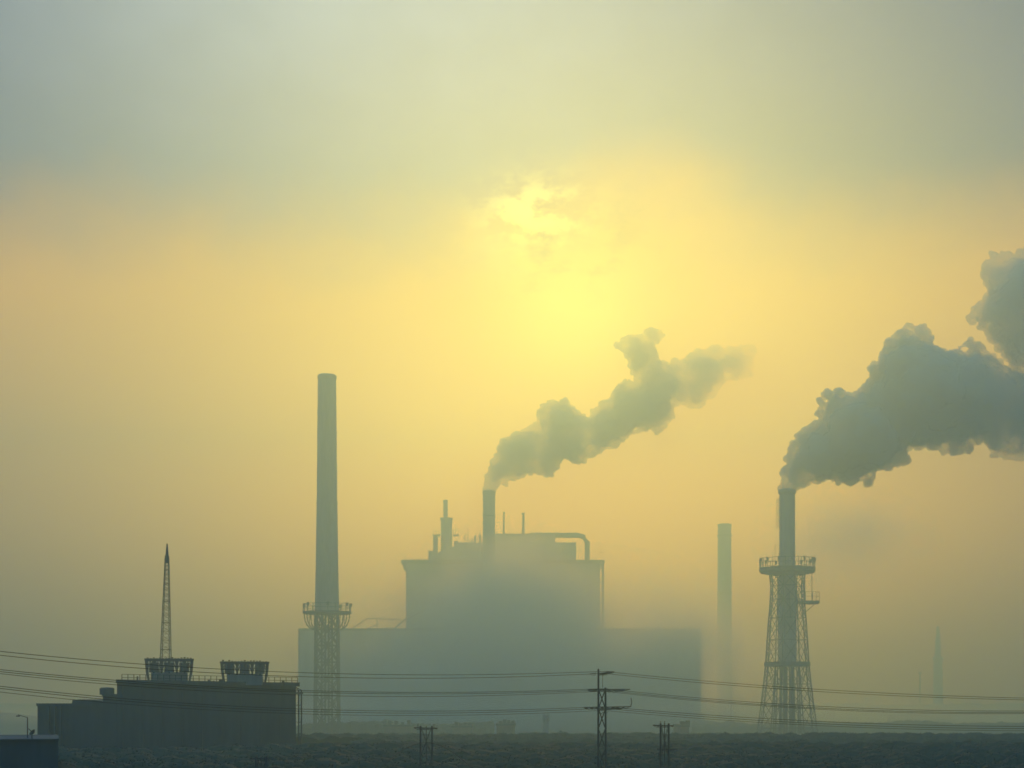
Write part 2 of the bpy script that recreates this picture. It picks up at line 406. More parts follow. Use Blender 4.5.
# boiler stack with the middle plume
D = 1150; cx = P(489, 0, D).x; zt = P(0, 490.5, D).z; r = 4.7
bs = thing('smokestack', (cx, D, 0), 'short stout smokestack rising in front of the boiler house, pouring the smaller smoke plume', 'smokestack')
MB().lathe(cx, D, [(r * 1.1, 0), (r, zt * .6), (r, zt - 3.2), (r * 1.06, zt - 3), (r * 1.06, zt - .5), (r * .9, zt), (r * .75, zt), (r * .75, zt - 6)], 36).build('shaft', concrete, bs)
for z in (zt - 20, zt - 40): MB().lathe(cx, D, [(r + .02, z), (r + .22, z), (r + .22, z + .7), (r + .02, z + .7)], 36, cap=False).build('band', steel, bs)

# far stacks behind
D = 1500; cx = P(724.5, 0, D).x; zt = P(0, 524, D).z
fs = thing('smokestack', (cx, D, 0), 'pale straight smokestack fading in the haze between factory and lattice tower', 'smokestack')
MB().lathe(cx, D, [(8.1, 0), (7.2, zt * .5), (6.6, zt - 2.5), (6.8, zt - 2.4), (6.8, zt), (5.6, zt), (5.5, zt - 4)], 36).build('shaft', concrete, fs)
for z in (zt - 12, zt - 70): MB().lathe(cx, D, [(6.8, z), (7.6, z), (7.6, z + .6), (6.8, z + .6)], 36, cap=False).build('band', steel, fs)
D = 1670; cx = P(938, 0, D).x
fs = thing('distant_tower', (cx, D, 0), 'barely visible tapering tower on the skyline at far right', 'tower')
MB().lathe(cx, D, [(6.1, 0), (5.5, 35), (4.7, 68), (3.6, 69), (3.0, 86), (2.2, 95), (1.7, 101), (1.4, 104)], 12).build('shaft', concrete, fs)
MB().lathe(cx, D, [(4.8, 66), (6.2, 67), (6.2, 69), (4.8, 70)], 12, cap=False).build('gallery', concrete, fs)
D = 1580; cx = P(920, 0, D).x
fp = thing('distant_pole', (cx, D, 0), 'thin faint mast just left of the far tapering tower', 'mast')
MB().tube([(cx, D, 0), (cx, D, P(0, 673, D).z)], [1.3, .9], 6).build('pole', steel, fp)
MB().box(cx - 1.8, cx + 1.8, D - 1, D + 1, P(0, 674, D).z, P(0, 672, D).z).build('mast_head', steel, fp)
for i, (x, yt) in enumerate(((866, 699), (873, 699.5), (892, 705))):
    D = 1500; q = P(x, yt, D)
    o = thing('flood_light_mast', (q.x, D, 0), ('left one of two close floodlight masts right of the lattice tower', 'right one of two close floodlight masts right of the lattice tower', 'lone floodlight mast farther right of the lattice tower')[i], 'mast', 'faint masts on the right')
    MB().tube([(q.x, D, 0), (q.x, D, q.z)], [.6, .4], 6).build('pole', steel, o)
    MB().box(q.x - 1.6, q.x + 1.6, D - .5, D + .5, q.z, q.z + 1).build('lamp_head', steel, o)
# thin pole at x 731
D = 1250; q = P(731, 690, D)
o = thing('radio_mast', (q.x, D, 0), 'thin mast in front of the pale straight smokestack, left of the lattice tower', 'mast')
MB().tube([(q.x, D, 0), (q.x, D, q.z)], [.6, .3], 6).build('pole', steel, o)
for k in range(3): MB().bar((q.x - 2, D, q.z - 4 - 5 * k), (q.x + 2, D, q.z - 4 - 5 * k), .3).build('antenna', steel, o)

# ------------------------------------------------------------------ right lattice tower with the big plume
D = 750; cx = P(787.2, 0, D).x
lt = thing('lattice_chimney_tower', (cx, D, 0), 'smokestack held in a flared steel lattice tower with round platforms, pouring the big smoke plume', 'smokestack')
Z = lambda y: P(0, y, D).z
r = 3.9
MB().lathe(cx, D, [(4.6, Z(664)), (4.6, Z(600)), (4.3, Z(574)), (r, Z(572)), (r, Z(494)), (r * 1.16, Z(493)), (r * 1.16, Z(490.5)), (r * .95, Z(489.5)), (r * .8, Z(489.5)), (r * .8, Z(496))], 40).build('stack', concrete, lt)
for k in range(5):
    t = 2 * math.pi * k / 5 + .3; MB().lathe(cx + 3.1 * math.cos(t), D + 3.1 * math.sin(t), [(.75, 0), (.75, Z(664) - .01)], 10).build('flue_pipe', rust, lt)
lv = [(0, 16.6), (Z(728), 14.9), (Z(704), 13.2), (Z(684), 12.0), (Z(664), 10.9), (Z(640), 10.2), (Z(618), 9.4), (Z(600), 8.6), (Z(586), 8.3), (Z(573), 9.0)]
lattice(lt, cx, D, lv, 8, .62, .26, phase=0.5, sub=1)
for k in range(8):        # inner frame below the ring
    t = 2 * math.pi * k / 8; b = MB()
    b.bar((cx + 7.2 * math.cos(t), D + 7.2 * math.sin(t), 0), (cx + 5.6 * math.cos(t), D + 5.6 * math.sin(t), Z(663)), .5)
    b.bar((cx + 7.2 * math.cos(t), D + 7.2 * math.sin(t), 4), (cx + 6 * math.cos(t + .78), D + 6 * math.sin(t + .78), Z(700)), .28)
    b.bar((cx + 10.8 * math.cos(t), D + 10.8 * math.sin(t), Z(663)), (cx + 6.6 * math.cos(t), D + 6.6 * math.sin(t), Z(690)), .3)
    b.build('inner_frame', steel, lt); b = MB()
    b.bar((cx + 4.6 * math.cos(t), D + 4.6 * math.sin(t), Z(590)), (cx + 9.2 * math.cos(t), D + 9.2 * math.sin(t), Z(618)), .25)
    b.build('strut', steel, lt)
MB().lathe(cx, D, [(4.7, Z(667)), (10.9, Z(666.5)), (11.4, Z(666)), (11.4, Z(662)), (4.7, Z(662))], 24, cap=False).build('ring_girder', steel, lt)
pf = MB().lathe(cx, D, [(4.4, Z(575.5)), (8, Z(575)), (13.2, Z(573)), (13.9, Z(571.5)), (13.9, Z(568)), (4.4, Z(568.2))], 40, cap=False).build('platform', steel, lt)
b = MB(); railing(b, ringpts(cx, D, 13.6, Z(568), 26), 4.6, .22, close=True)
for k, p in enumerate(ringpts(cx, D, 13.6, Z(568), 26)):
    if k % 2: b.box(p.x - .5, p.x + .5, p.y - .3, p.y + .3, p.z + 3.0, p.z + 4.9)
    if k % 7 == 3: b.bar(p, p + Vector((0, 0, 6.4)), .2)
b.build('railing', steel, pf)
b = MB(); x0, x1 = P(797, 0, D).x, P(818, 0, D).x
sp = MB().box(x0, x1, D - 4, D + 4, Z(604), Z(601)).build('side_platform', steel, lt)
railing(b, [Vector((x0, D - 3.9, Z(601))), Vector((x0 + 3.5, D - 3.9, Z(601))), Vector((x0 + 7, D - 3.9, Z(601))), Vector((x1 - .1, D - 3.9, Z(601))), Vector((x1 - .1, D + 3.9, Z(601)))], 4.4, .16)
b.build('railing', steel, sp)
b = MB()
for x in (804.5, 811.5):
    b.bar((P(x, 0, D).x, D - 1, Z(601)), (P(x, 0, D).x, D - 1, Z(573)), .3)
b.bar((x1 - 1, D, Z(603)), (P(801, 0, D).x, D, Z(616)), .35)
b.build('hanger', steel, sp)
b = MB(); xl = P(778.0, 0, D).x
for x in (xl - .7, xl + .3): b.bar((x, D - .5, Z(498)), (x, D - .5, Z(528)), .16)
for k in range(22): z = Z(499) - k * .66; b.bar((xl - .9, D - .5, z), (xl + .5, D - .5, z), .12)
for y in (500, 514, 527): b.bar((xl - .5, D - .5, Z(y)), (cx - r + .1, D, Z(y)), .2)
b.build('ladder', steel, lt)
b = MB(); xa = P(775, 0, D).x; b.bar((xa, D, Z(568)), (xa, D, Z(545)), .18); b.bar((xa, D, Z(545)), (cx - r, D, Z(545)), .18); b.bar((xa, D, Z(549)), (cx - r, D, Z(549)), .12)
b.build('davit', steel, lt)

# ------------------------------------------------------------------ left building with roof cooling cells
D = 225; MB.k = .78
X = lambda px, d=D: P(px, 0, d).x
Zd = lambda y, d=D: P(0, y, d).z
lb = thing('process_building', (X(200), D, 0), 'dark stepped process building at lower left carrying two roof cooling towers', 'building')
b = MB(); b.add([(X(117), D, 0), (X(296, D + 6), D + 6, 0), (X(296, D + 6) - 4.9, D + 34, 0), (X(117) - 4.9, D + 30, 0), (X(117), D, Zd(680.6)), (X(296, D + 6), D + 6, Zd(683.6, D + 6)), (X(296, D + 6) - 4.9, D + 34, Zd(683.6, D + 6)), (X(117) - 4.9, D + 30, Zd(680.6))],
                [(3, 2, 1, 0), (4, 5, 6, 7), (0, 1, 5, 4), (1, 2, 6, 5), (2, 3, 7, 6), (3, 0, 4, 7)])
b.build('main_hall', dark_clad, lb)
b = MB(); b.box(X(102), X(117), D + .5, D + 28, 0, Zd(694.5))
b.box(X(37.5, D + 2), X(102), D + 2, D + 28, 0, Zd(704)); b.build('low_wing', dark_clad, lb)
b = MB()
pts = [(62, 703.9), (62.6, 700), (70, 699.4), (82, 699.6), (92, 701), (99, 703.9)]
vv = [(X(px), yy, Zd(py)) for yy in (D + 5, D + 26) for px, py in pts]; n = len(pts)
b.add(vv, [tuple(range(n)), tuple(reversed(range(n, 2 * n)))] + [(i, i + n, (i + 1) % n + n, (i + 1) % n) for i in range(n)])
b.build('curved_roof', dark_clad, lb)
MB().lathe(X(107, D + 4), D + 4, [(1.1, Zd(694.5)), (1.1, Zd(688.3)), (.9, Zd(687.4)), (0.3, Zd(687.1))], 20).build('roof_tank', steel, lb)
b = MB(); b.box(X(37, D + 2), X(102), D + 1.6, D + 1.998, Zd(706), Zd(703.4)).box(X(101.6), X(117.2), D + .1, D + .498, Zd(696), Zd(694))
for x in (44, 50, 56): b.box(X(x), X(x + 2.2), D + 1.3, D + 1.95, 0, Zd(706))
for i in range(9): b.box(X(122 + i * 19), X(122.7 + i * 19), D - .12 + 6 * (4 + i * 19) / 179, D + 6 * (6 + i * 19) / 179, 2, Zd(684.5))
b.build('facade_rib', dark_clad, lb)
b = MB(); b.bar((X(116.4), D - .3, Zd(681.3)), (X(287, D + 5), D + 5.4, Zd(684.3, D + 5)), .7)
b.bar((X(283, D + 5), D + 5, Zd(684.2, D + 5)), (X(299, D + 5), D + 5.6, Zd(684.5, D + 5)), .8)
b.build('parapet', dark_clad, lb)
b = MB(); pr_ = []
for i in range(31):
    x = 120 + i * 5.7; y = 680.8 + (x - 117) / 179 * 2.8; pr_.append(Vector((X(x), D + 1 + (x - 117) / 179 * 6, Zd(y, D + 1))))
railing(b, pr_, 1.0, .09)
b.build('railing', steel, lb)
b = MB()
for x, yt, ww in ((124, 675.5, .3), (141.5, 671, .5), (141.3, 674, .9), (198, 679, .5), (210, 678.5, .7), (213, 679, .7), (219, 679, .5), (275, 680, .6), (280, 681.5, .5), (203, 680, .4), (287, 682, .4)):
    y = 681 + (x - 117) / 179 * 2.8; MB().bar((X(x), D + 8, Zd(y + 1)), (X(x), D + 8, Zd(yt)), ww * .8).build('roof_pipe', steel, lb)
b = MB()
for x in (298.6, 301.4): b.tube([(X(x, D + 5), D + 5, 0), (X(x, D + 5), D + 5, Zd(690)), (X(x, D + 5) - .9, D + 5, Zd(687))], .16, 6)
for k in range(8): b.bar((X(296, D + 5), D + 5.4, 3 + k * 2.6), (X(301.6, D + 5), D + 5, 3 + k * 2.6), .12)
b.box(X(295.9, D + 5), X(302.4, D + 5), D + 4, D + 5.9, Zd(694), Zd(692.3))
b.build('pipe_rack', steel, lb)

def cooling_tower(x0, x1, bx0, bx1, yt, yb, ybase, d, label):
    cx = (X(x0) + X(x1)) / 2
    o = thing('cooling_tower', (cx, d, Zd(ybase, d)), label, 'cooling tower', 'cooling towers on the process building roof')
    s = d / F; z0, z1, z2 = Zd(ybase, d), Zd(yb, d), Zd(yt, d)
    dep = (x1 - x0) * s
    MB().box(P(bx0, 0, d).x, P(bx1, 0, d).x, d + .8, d + dep - .8, z0, z1).build('casing', clad, o)
    xa, xb = P(x0, 0, d).x, P(x1, 0, d).x
    n_ = 6; b = MB()
    for yy in (d, d + dep):
        for i in range(n_ + 1):
            b = MB(); x = xa + (xb - xa) * i / n_; ww = .66 if i in (1, 2, 4, 5) else 0.5
            if i in (0, n_):
                sh = (1.2 if i == 0 else -1.2) * .4
                b.tube([(x + sh * .9, yy, z0), (x + sh * .25, yy, z1), (x, yy, z2)], [.2, .3, .36], 4)
            else:
                b.tube([(x, yy, z1 - .2), (x, yy, z1 + (z2 - z1) * .6), (x, yy, z2)], [ww * .34, ww * .5, ww * .9], 4)
            b.build('frame_post', steel, o)
    b = MB()
    for yy in (d - .1, d + dep + .1):
        b.bar((xa - .25, yy, z2), (xb + .25, yy, z2), .34); b.bar((xa, yy, (z1 + z2) / 2), (xb, yy, (z1 + z2) / 2), .12)
        for i in range(n_ * 2):
            xx0 = xa + (xb - xa) * i / (n_ * 2); xx1 = xa + (xb - xa) * (i + 1) / (n_ * 2)
            b.bar((xx0, yy, z2 if i % 2 else z1), (xx1, yy, z1 if i % 2 else z2), .1)
    for x in (xa, xb): b.bar((x, d, z2), (x, d + dep, z2), .34)
    b.build('top_beam', steel, o)
    for i in range(3):
        q = xa + (xb - xa) * (i + .5) / 3; rr = (xb - xa) / 6 * .84
        MB().lathe(q, d + dep / 2, [(rr * .8, z1), (rr * .72, z1 + 1.5), (rr * .86, z2 - .6)], 18, cap=False).build('fan_cylinder', steel, o)
    m_ = 15
    for i in range(m_):
        x = xa + (xb - xa) * (i + .5) / m_; MB().box(x - .15, x + .15, d + .1, d + .3, z2 + .17, z2 + rnd.uniform(.2, .4)).build('nozzle', steel, o)
    o.rotation_euler.z = math.atan((512 - (x0 + x1) / 2) / F)
    return o
cooling_tower(146.8, 191.8, 151.5, 187.5, 659.5, 672, 683, 227, 'roof cooling tower standing right in front of the slender lattice mast')
cooling_tower(222, 267.5, 227, 262.5, 662.5, 673.5, 685, 228, 'roof cooling tower farther from the lattice mast, nearer the tall smokestack')

# mast
d = 242; lm = thing('lattice_mast', (P(165.5, 0, d).x, d, Zd(682, d)), 'slender tapering steel lattice mast behind the left cooling tower', 'mast')
zb, ztp = Zd(683, d), Zd(546, d)
def mp(k, f):
    hw = [5.3, 0.75][0] * (1 - f) + 1.4 * f; hw *= d / F; c = P(165.4 + 1.7 * f, 0, d + 2).x
    sx_, sy_ = ((-1, -1), (1, -1), (1, 1), (-1, 1))[k % 4]
    return Vector((c + sx_ * hw, d + 2 + sy_ * hw, zb + (ztp - zb) * f))
fl = [0]; st = .088
while fl[-1] < .9: fl.append(fl[-1] + st); st *= .93
fl.append(.93) if fl[-1] < .92 else None
for k in range(4): MB().tube([mp(k, f) for f in fl] + [Vector((P(167.1, 0, d + 2).x, d + 2, ztp - .8))], .075, 5).build('leg', steel, lm)
b = MB()
for i in range(len(fl) - 1):
    for k in range(4):
        fm = (fl[i] + fl[i + 1]) / 2
        for a_, c_ in ((fl[i], fm), (fm, fl[i + 1])):
            b.bar(mp(k, a_), mp(k + 1, c_), .042); b.bar(mp(k + 1, a_), mp(k, c_), .042)
        b.bar(mp(k, fl[i]), mp(k + 1, fl[i]), .11 if i % 3 == 0 else .05)
b.build('bracing', steel, lm)
MB().tube([(P(167.1, 0, d + 2).x, d + 2, ztp - 2.6), (P(167.1, 0, d + 2).x, d + 2, ztp - 1), (P(167.1, 0, d + 2).x, d + 2, ztp + .6)], [.36, .3, .12], 8).build('mast_tip', steel, lm)

# corner building with its lamp post
MB.k = 1.0; d = 110; cb_ = thing('flat_roof_building', (P(20, 0, d).x, d, 0), 'nearest very dark flat roofed building in the bottom left corner', 'building')
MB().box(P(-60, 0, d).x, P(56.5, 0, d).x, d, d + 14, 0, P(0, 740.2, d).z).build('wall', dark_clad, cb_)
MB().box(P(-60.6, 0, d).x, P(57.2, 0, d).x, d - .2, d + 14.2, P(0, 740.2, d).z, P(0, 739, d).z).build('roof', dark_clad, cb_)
b = MB()
for k in range(8): x = P(-50 + k * 13, 0, d).x; b.box(x, x + .6, d - .1, d - .002, 14.5, 16)
b.build('window', steel, cb_); cb_.rotation_euler.z = R(17)
d = 113; q = P(27.5, 739, d); zt_ = P(0, 717.5, d).z
sl_ = thing('street_lamp', (q.x, d, q.z), 'thin lamp post with long arm above the dark corner building roof', 'street lamp')
MB().tube([(q.x, d, q.z - .2), (q.x, d, zt_)], [.05, .035], 6).build('pole', steel, sl_)
MB().tube([(q.x, d, zt_), (q.x - .7, d, zt_ + .2), (P(18, 0, d).x, d, P(0, 716, d).z)], .025, 5).build('arm', steel, sl_)
MB().box(P(16.5, 0, d).x, P(19.5, 0, d).x, d - .1, d + .1, P(0, 716.6, d).z, P(0, 715.6, d).z).build('lamp_head', steel, sl_)
d = 110.8; q = P(32, 739, d); an = thing('satellite_dish', (q.x, d, q.z), 'small tilted dish on the dark corner building roof', 'dish')
MB().tube([q, q + Vector((0, 0, .3))], .04, 6).build('stand', steel, an)
b = MB(); c0 = q + Vector((.1, 0, .42)); ax = Vector((-.6, -.5, .75)).normalized(); u = ax.orthogonal().normalized(); v = ax.cross(u)
ri = [[c0 + ax * (.16 * f * f) + (u * math.cos(t) + v * math.sin(t)) * .26 * f for t in [math.pi * 2 * k / 14 for k in range(14)]] for f in (.05, .5, 1)]
vv = [p for r_ in ri for p in r_]; vv += [p - ax * .04 for p in vv]
ff = []
for base in (0, 42):
    for i in range(2):
        for k in range(14): ff.append((base + i * 14 + k, base + i * 14 + (k + 1) % 14, base + (i + 1) * 14 + (k + 1) % 14, base + (i + 1) * 14 + k))
for k in range(14): ff.append((28 + k, 28 + (k + 1) % 14, 70 + (k + 1) % 14, 70 + k))
b.add(vv, ff); b.bar(c0, c0 + ax * .5, .04); b.build('reflector', steel, an)

# ------------------------------------------------------------------ pylons
def zigzag(b, pa, pb, n_, wd):
    for i in range(n_):
        a0 = pa[0].lerp(pa[1], i / n_); a1 = pa[0].lerp(pa[1], (i + 1) / n_); b0 = pb[0].lerp(pb[1], i / n_); b1 = pb[0].lerp(pb[1], (i + 1) / n_)
        b.bar(a0, b1, wd); b.bar(b0, a1, wd)
def string(b, p, q, n_=5, r=.13):
    p, q = Vector(p), Vector(q)
    b.tube([p, q], .035, 5)
    for i in range(n_):
        c = p.lerp(q, (i + .5) / n_); d_ = (q - p).normalized() * .017; b.tube([c - d_, c + d_], r, 8)
d = 108; MB.k = .34
cx = P(602, 0, d).x
py_ = thing('power_pylon', (cx, d, 0), 'largest steel lattice power pylon with three crossarms, right of centre', 'pylon', 'power pylons in the foreground')
def q4(px, py, dd=d, off=0): v_ = P(px, py, dd); v_.y += off; return v_
for (px, yt) in ((598.4, 669), (605.4, 687.5)):
    for off in (-.27, .27):
        v1 = q4(px, yt, d, off); v0 = Vector((v1.x + (-.08 if px < 602 else .08), d + off, 0))
        MB().tube([v0, v1], .17, 5).build('leg', steel, py_)
b = MB()
Ls = (Vector((P(598.2, 0, d).x, d - .27, 0)), q4(598.4, 689, d, -.27)); Rs = (Vector((P(605.6, 0, d).x, d - .27, 0)), q4(605.4, 689, d, -.27))
zigzag(b, Ls, Rs, 16, .13)
sh = Vector((0, .54, 0)); Lb, Rb = tuple(p + sh for p in Ls), tuple(p + sh for p in Rs)
zigzag(b, Lb, Rb, 16, .13); zigzag(b, Ls, Lb, 22, .1); zigzag(b, Rs, Rb, 22, .1)
L2 = (q4(598.4, 689, d, -.27), q4(598.4, 669, d, -.27)); zigzag(b, L2, tuple(p + sh for p in L2), 5, .1)
b.tube([q4(602.5, 688), q4(602.7, 675)], .05, 5)
b.build('bracing', steel, py_)
arms = [[(597.5, 673.6), (614, 671.8)], [(588, 689.6), (630, 689.3)], [(584, 707.5), (631, 706.6)]]
for i, ((xa, ya), (xb, yb)) in enumerate(arms):
    b = MB(); b.bar(q4(xa, ya, d, -.23), q4(xb, yb, d, -.1), .17); b.bar(q4(xa, ya, d, .23), q4(xb, yb, d, .1), .17)
    b.bar(q4(xa + 2, ya + 1.7, d, 0), q4(xb - 4, yb + 1.5 , d, 0), .12)
    m_ = 9
    for k in range(m_):
        xk = xa + (xb - xa) * k / m_; xn = xa + (xb - xa) * (k + 1) / m_; yk = ya + (yb - ya) * k / m_
        b.bar(q4(xk, yk, d, -.2), q4(xn, yk + 1.5 * (k < m_ - 1), d, 0), .08); b.bar(q4(xk, yk + 1.5, d, 0), q4(xn, yk, d, .4), .08)
    if i == 2:
        b.bar(q4(597, 710), q4(622, 708.6), .2)
        b.tube([q4(630.6, 706.6), q4(631.8, 702), q4(630.8, 698)], .09, 5)
    b.build('crossarm', steel, py_)
b = MB()
for xa, xb, y in ((590, 596, 673.5), (599.5, 607.5, 673.5)):
    string(b, q4(xa, y + .4), q4(xb, y - .4), 4, .16)
    b.tube([q4(xa, y), q4((xa + xb) / 2 - 1, y + 1.8), q4(xb, y + 1.2)], .05, 5)
b.tube([q4(606, 671.5), q4(610, 671.8), q4(614, 671.6)], .1, 5)
b.build('insulator', porcelain, py_)
for xs_, y in (((588, 593, 609, 614, 620), 690.3), ((584.7, 590, 612, 618), 708.3)):
    for x in xs_:
        b = MB(); string(b, q4(x, y, d, 0), q4(x + 2.6, y + .7, d, 0), 4, .13)
        b.build('insulator', porcelain, py_)
for x, y in ((607, 692), (612, 692.3), (599, 713), (604, 712.6)): MB().tube([q4(x, y - 1), q4(x + 2, y + .8), q4(x + 4.5, y - 1)], .05, 5).build('jumper_wire', wire_m, py_)

def small_pylon(px0, px1, yt, ax0, ax1, d, label, low=None, pins=()):
    cx = P((px0 + px1) / 2, 0, d).x
    o = thing('power_pylon', (cx, d, 0), label, 'pylon', 'power pylons in the foreground')
    z = P(0, yt, d).z; xa, xb = P(px0, 0, d).x, P(px1, 0, d).x; dep = (xb - xa) / 2
    C = [(xa, d - dep), (xb, d - dep), (xb, d + dep), (xa, d + dep)]
    def base(i): x, y = C[i % 4]; return Vector((cx + (x - cx) * 1.15, d + (y - d) * 1.15, 0))
    def top(i): x, y = C[i % 4]; return Vector((x, y, z))
    for i in range(4): MB().tube([base(i), top(i)], .14, 5).build('leg', steel, o)
    b = MB()
    for i in range(4): zigzag(b, (base(i), top(i)), (base(i + 1), top(i + 1)), 8, .09)
    b.bar(Vector((cx, d, 0)), Vector((cx, d, z)), .16)
    b.build('bracing', steel, o)
    b = MB(); b.bar(P(ax0, yt + 1.8, d), P(ax1, yt + 2.4, d), .24); b.bar(P(ax0 + 3, yt + 3.4, d), P(ax1 - 4, yt + 3.6, d), .14)
    for k in range(6):
        x = ax0 + (ax1 - ax0) * (k + .5) / 6; b.bar(P(x - 1.5, yt + 1.9, d), P(x + 1, yt + 3.5, d), .08)
    b.build('crossarm', steel, o)
    if low: b = MB(); b.bar(P(low[0], low[2], d), P(low[1], low[2] + .6, d), .2); b.bar(P(low[0] + 3, low[2] + 1.6, d), P(low[1] - 6, low[2] + 1.6, d), .12); b.build('crossarm', steel, o)
    for x in pins:
        b = MB(); string(b, P(x, yt + 2, d), P(x, yt - 2.4, d), 3, .14); b.build('insulator', porcelain, o)
    return o
small_pylon(660.6, 668.6, 723.5, 653, 673.5, 109, 'smaller power pylon with short crossarm, just right of the largest pylon', (657, 677.5, 749), (660.5, 664.5))
small_pylon(420.5, 432, 726, 414, 437.5, 120, 'wide bodied power pylon standing left of the picture centre', None, (418, 434))
small_pylon(256.5, 266, 756.5, 250, 274.5, 100, 'lowest power pylon, only its crossarm and pins rising by the process building', None, (257, 268))
b = MB(); ca = P(425, 743, 470)
for s_ in (-1, 1):
    pts = [P(426 + s_ * t * 46, 742.5 + 26 * t ** 1.8, 120 - 17 * t) for t in [k / 14 for k in range(15)]]
    o = MB().tube(pts, .07, 4).build('drooping_cable', wire_m, None, tuple(pts[0]))
    props(o, 'cable drooping to the ' + ('left' if s_ < 0 else 'right') + ' from the wide bodied pylon', 'cable', 'cables of the wide bodied pylon')

# power lines: each wire runs from far left over the big pylon to the right
def wire(ys_left, ys_right, yp, rad, label, xp=(598, 606), off=0):
    a0, a1, am = ys_left            # y at x=0, x=300 ; y at pylon
    X_ = np.array([0., 300., xp[0]]); Y_ = np.array([a0, a1, yp]); cl = np.polyfit(X_, Y_, 2)
    Xr = np.array([xp[1], 780., 1020.]); Yr = np.array([yp, *ys_right]); cr = np.polyfit(Xr, Yr, 2)
    pts = []
    for x in np.linspace(-260, xp[0], 40): pts.append(P(x, float(np.polyval(cl, x)), d + off - max(0, (xp[0] - x)) * .05))
    for x in np.linspace(xp[1], 1300, 34): pts.append(P(x, float(np.polyval(cr, x)), d + off - (x - xp[1]) * .015))
    o = MB().tube(pts, rad, 4).build('power_line', wire_m, None, tuple(pts[len(pts) // 2]))
    props(o, label, 'power line', 'power lines crossing the whole view')
wire((651.3, 672.6, 0), (686.8, 698.0), 671.6, .062, 'upper wire of the topmost pair of power lines')
wire((655.2, 676.6, 0), (689.0, 699.8), 673.6, .062, 'lower wire of the topmost pair of power lines')
wire((669.6, 690.4, 0), (704.0, 711.0), 688.8, .062, 'top wire of the middle bundle of power lines')
wire((671.6, 692.0, 0), (705.8, 712.4), 690.2, .062, 'middle wire of the middle bundle of power lines', off=.4)
wire((673.6, 695.0, 0), (707.0, 713.6), 691.4, .055, 'bottom wire of the middle bundle of power lines', off=.8)
wire((686.2, 709.0, 0), (719.4, 726.4), 706.8, .062, 'top wire of the lowest bundle of power lines')
wire((688.4, 711.2, 0), (721.6, 728.6), 708.4, .062, 'middle wire of the lowest bundle of power lines', off=.4)
wire((692.0, 713.8, 0), (723.6, 730.8), 710.6, .05, 'bottom wire of the lowest bundle of power lines', off=.8)

MB.k = 1.0
# ------------------------------------------------------------------ distant low buildings
def low_building(px0, px1, yt, d, label, kind=0):
    x0, x1 = P(px0, 0, d).x, P(px1, 0, d).x; z = P(0, yt, d).z
    o = thing('distant_building', ((x0 + x1) / 2, d, 0), label, 'building', 'low buildings on the skyline')
    MB().box(x0, x1, d, d + 24, 0, z).build('wall', brick, o)
    b = MB(); b.box(x0 - .3, x1 + .3, d - .3, d + 24.3, z, z + .8)
    for k in range(4):
        x = x0 + (x1 - x0) * (.12 + .22 * k); b.box(x, x + 1.4, d + 3, d + 6, z + .8, z + 1.3 + 1.4 * rnd.random())
    b.build('roof', dark_clad, o)
low_building(496.5, 515, 725.5, 560, 'squat block above the tree line just right of the picture centre')
low_building(680.5, 689, 727, 560, 'narrow block above the tree line right of the smaller pylon')
low_building(452, 472, 727.5, 640, 'faint low shed on the skyline between wide bodied pylon and squat block')
low_building(384, 413, 726.5, 640, 'faint low shed on the skyline left of the wide bodied pylon')
low_building(893, 955, 716, 1400, 'wide pale shed on the skyline below the far tapering tower')
d = 560; MB.k = .7; q = P(546, 716, d); o = thing('water_tower', (q.x, d, 0), 'small water tower with flared head above the tree line', 'water tower')
MB().lathe(q.x, d, [(1.2, 0), (1.05, q.z - 3), (1.0, q.z - 2)], 12).build('shaft', concrete, o)
MB().lathe(q.x, d, [(.9, q.z - 1.99), (1.25, q.z - .8), (1.25, q.z), (.8, q.z + .2)], 12).build('tank', concrete, o)
b = MB()
for k in range(6): t = math.pi / 3 * k; b.bar((q.x + 1.1 * math.cos(t), d + 1.1 * math.sin(t), q.z - 2), (q.x + 1.1 * math.cos(t), d + 1.1 * math.sin(t), q.z + .8), .25)
b.build('stair_frame', steel, o)
MB.k = 1.0; d = 540; q = P(560.5, 730, d); o = thing('conical_roof_hut', (q.x, d, 0), 'tiny hut with pointed roof poking above the trees by the water tower', 'hut')
MB().lathe(q.x, d, [(1.5, 0), (1.5, q.z - 2.2)], 8).build('wall', brick, o); MB().lathe(q.x, d, [(2.1, q.z - 2.19), (.1, q.z)], 8).build('roof', dark_clad, o)

# ------------------------------------------------------------------ smoke and steam
def inside(poly, x, y):
    c = False; j = len(poly) - 1
    for i in range(len(poly)):
        xi, yi = poly[i]; xj, yj = poly[j]
        if (yi > y) != (yj > y) and x < (xj - xi) * (y - yi) / (yj - yi) + xi: c = not c
        j = i
    return c
def edge_dist(poly, x, y):
    best = 1e9
    for i in range(len(poly)):
        ax_, ay = poly[i - 1]; bx_, by = poly[i]; vx, vy = bx_ - ax_, by - ay
        t = max(0, min(1, ((x - ax_) * vx + (y - ay) * vy) / (vx * vx + vy * vy + 1e-9)))
        best = min(best, math.hypot(x - ax_ - t * vx, y - ay - t * vy))
    return best
def ico(sub=2):
    bm = bmesh.new(); bmesh.ops.create_icosphere(bm, subdivisions=sub, radius=1); bm.verts.ensure_lookup_table()
    q = ([v.co.copy() for v in bm.verts], [tuple(v.index for v in f.verts) for f in bm.faces]); bm.free()
    return q
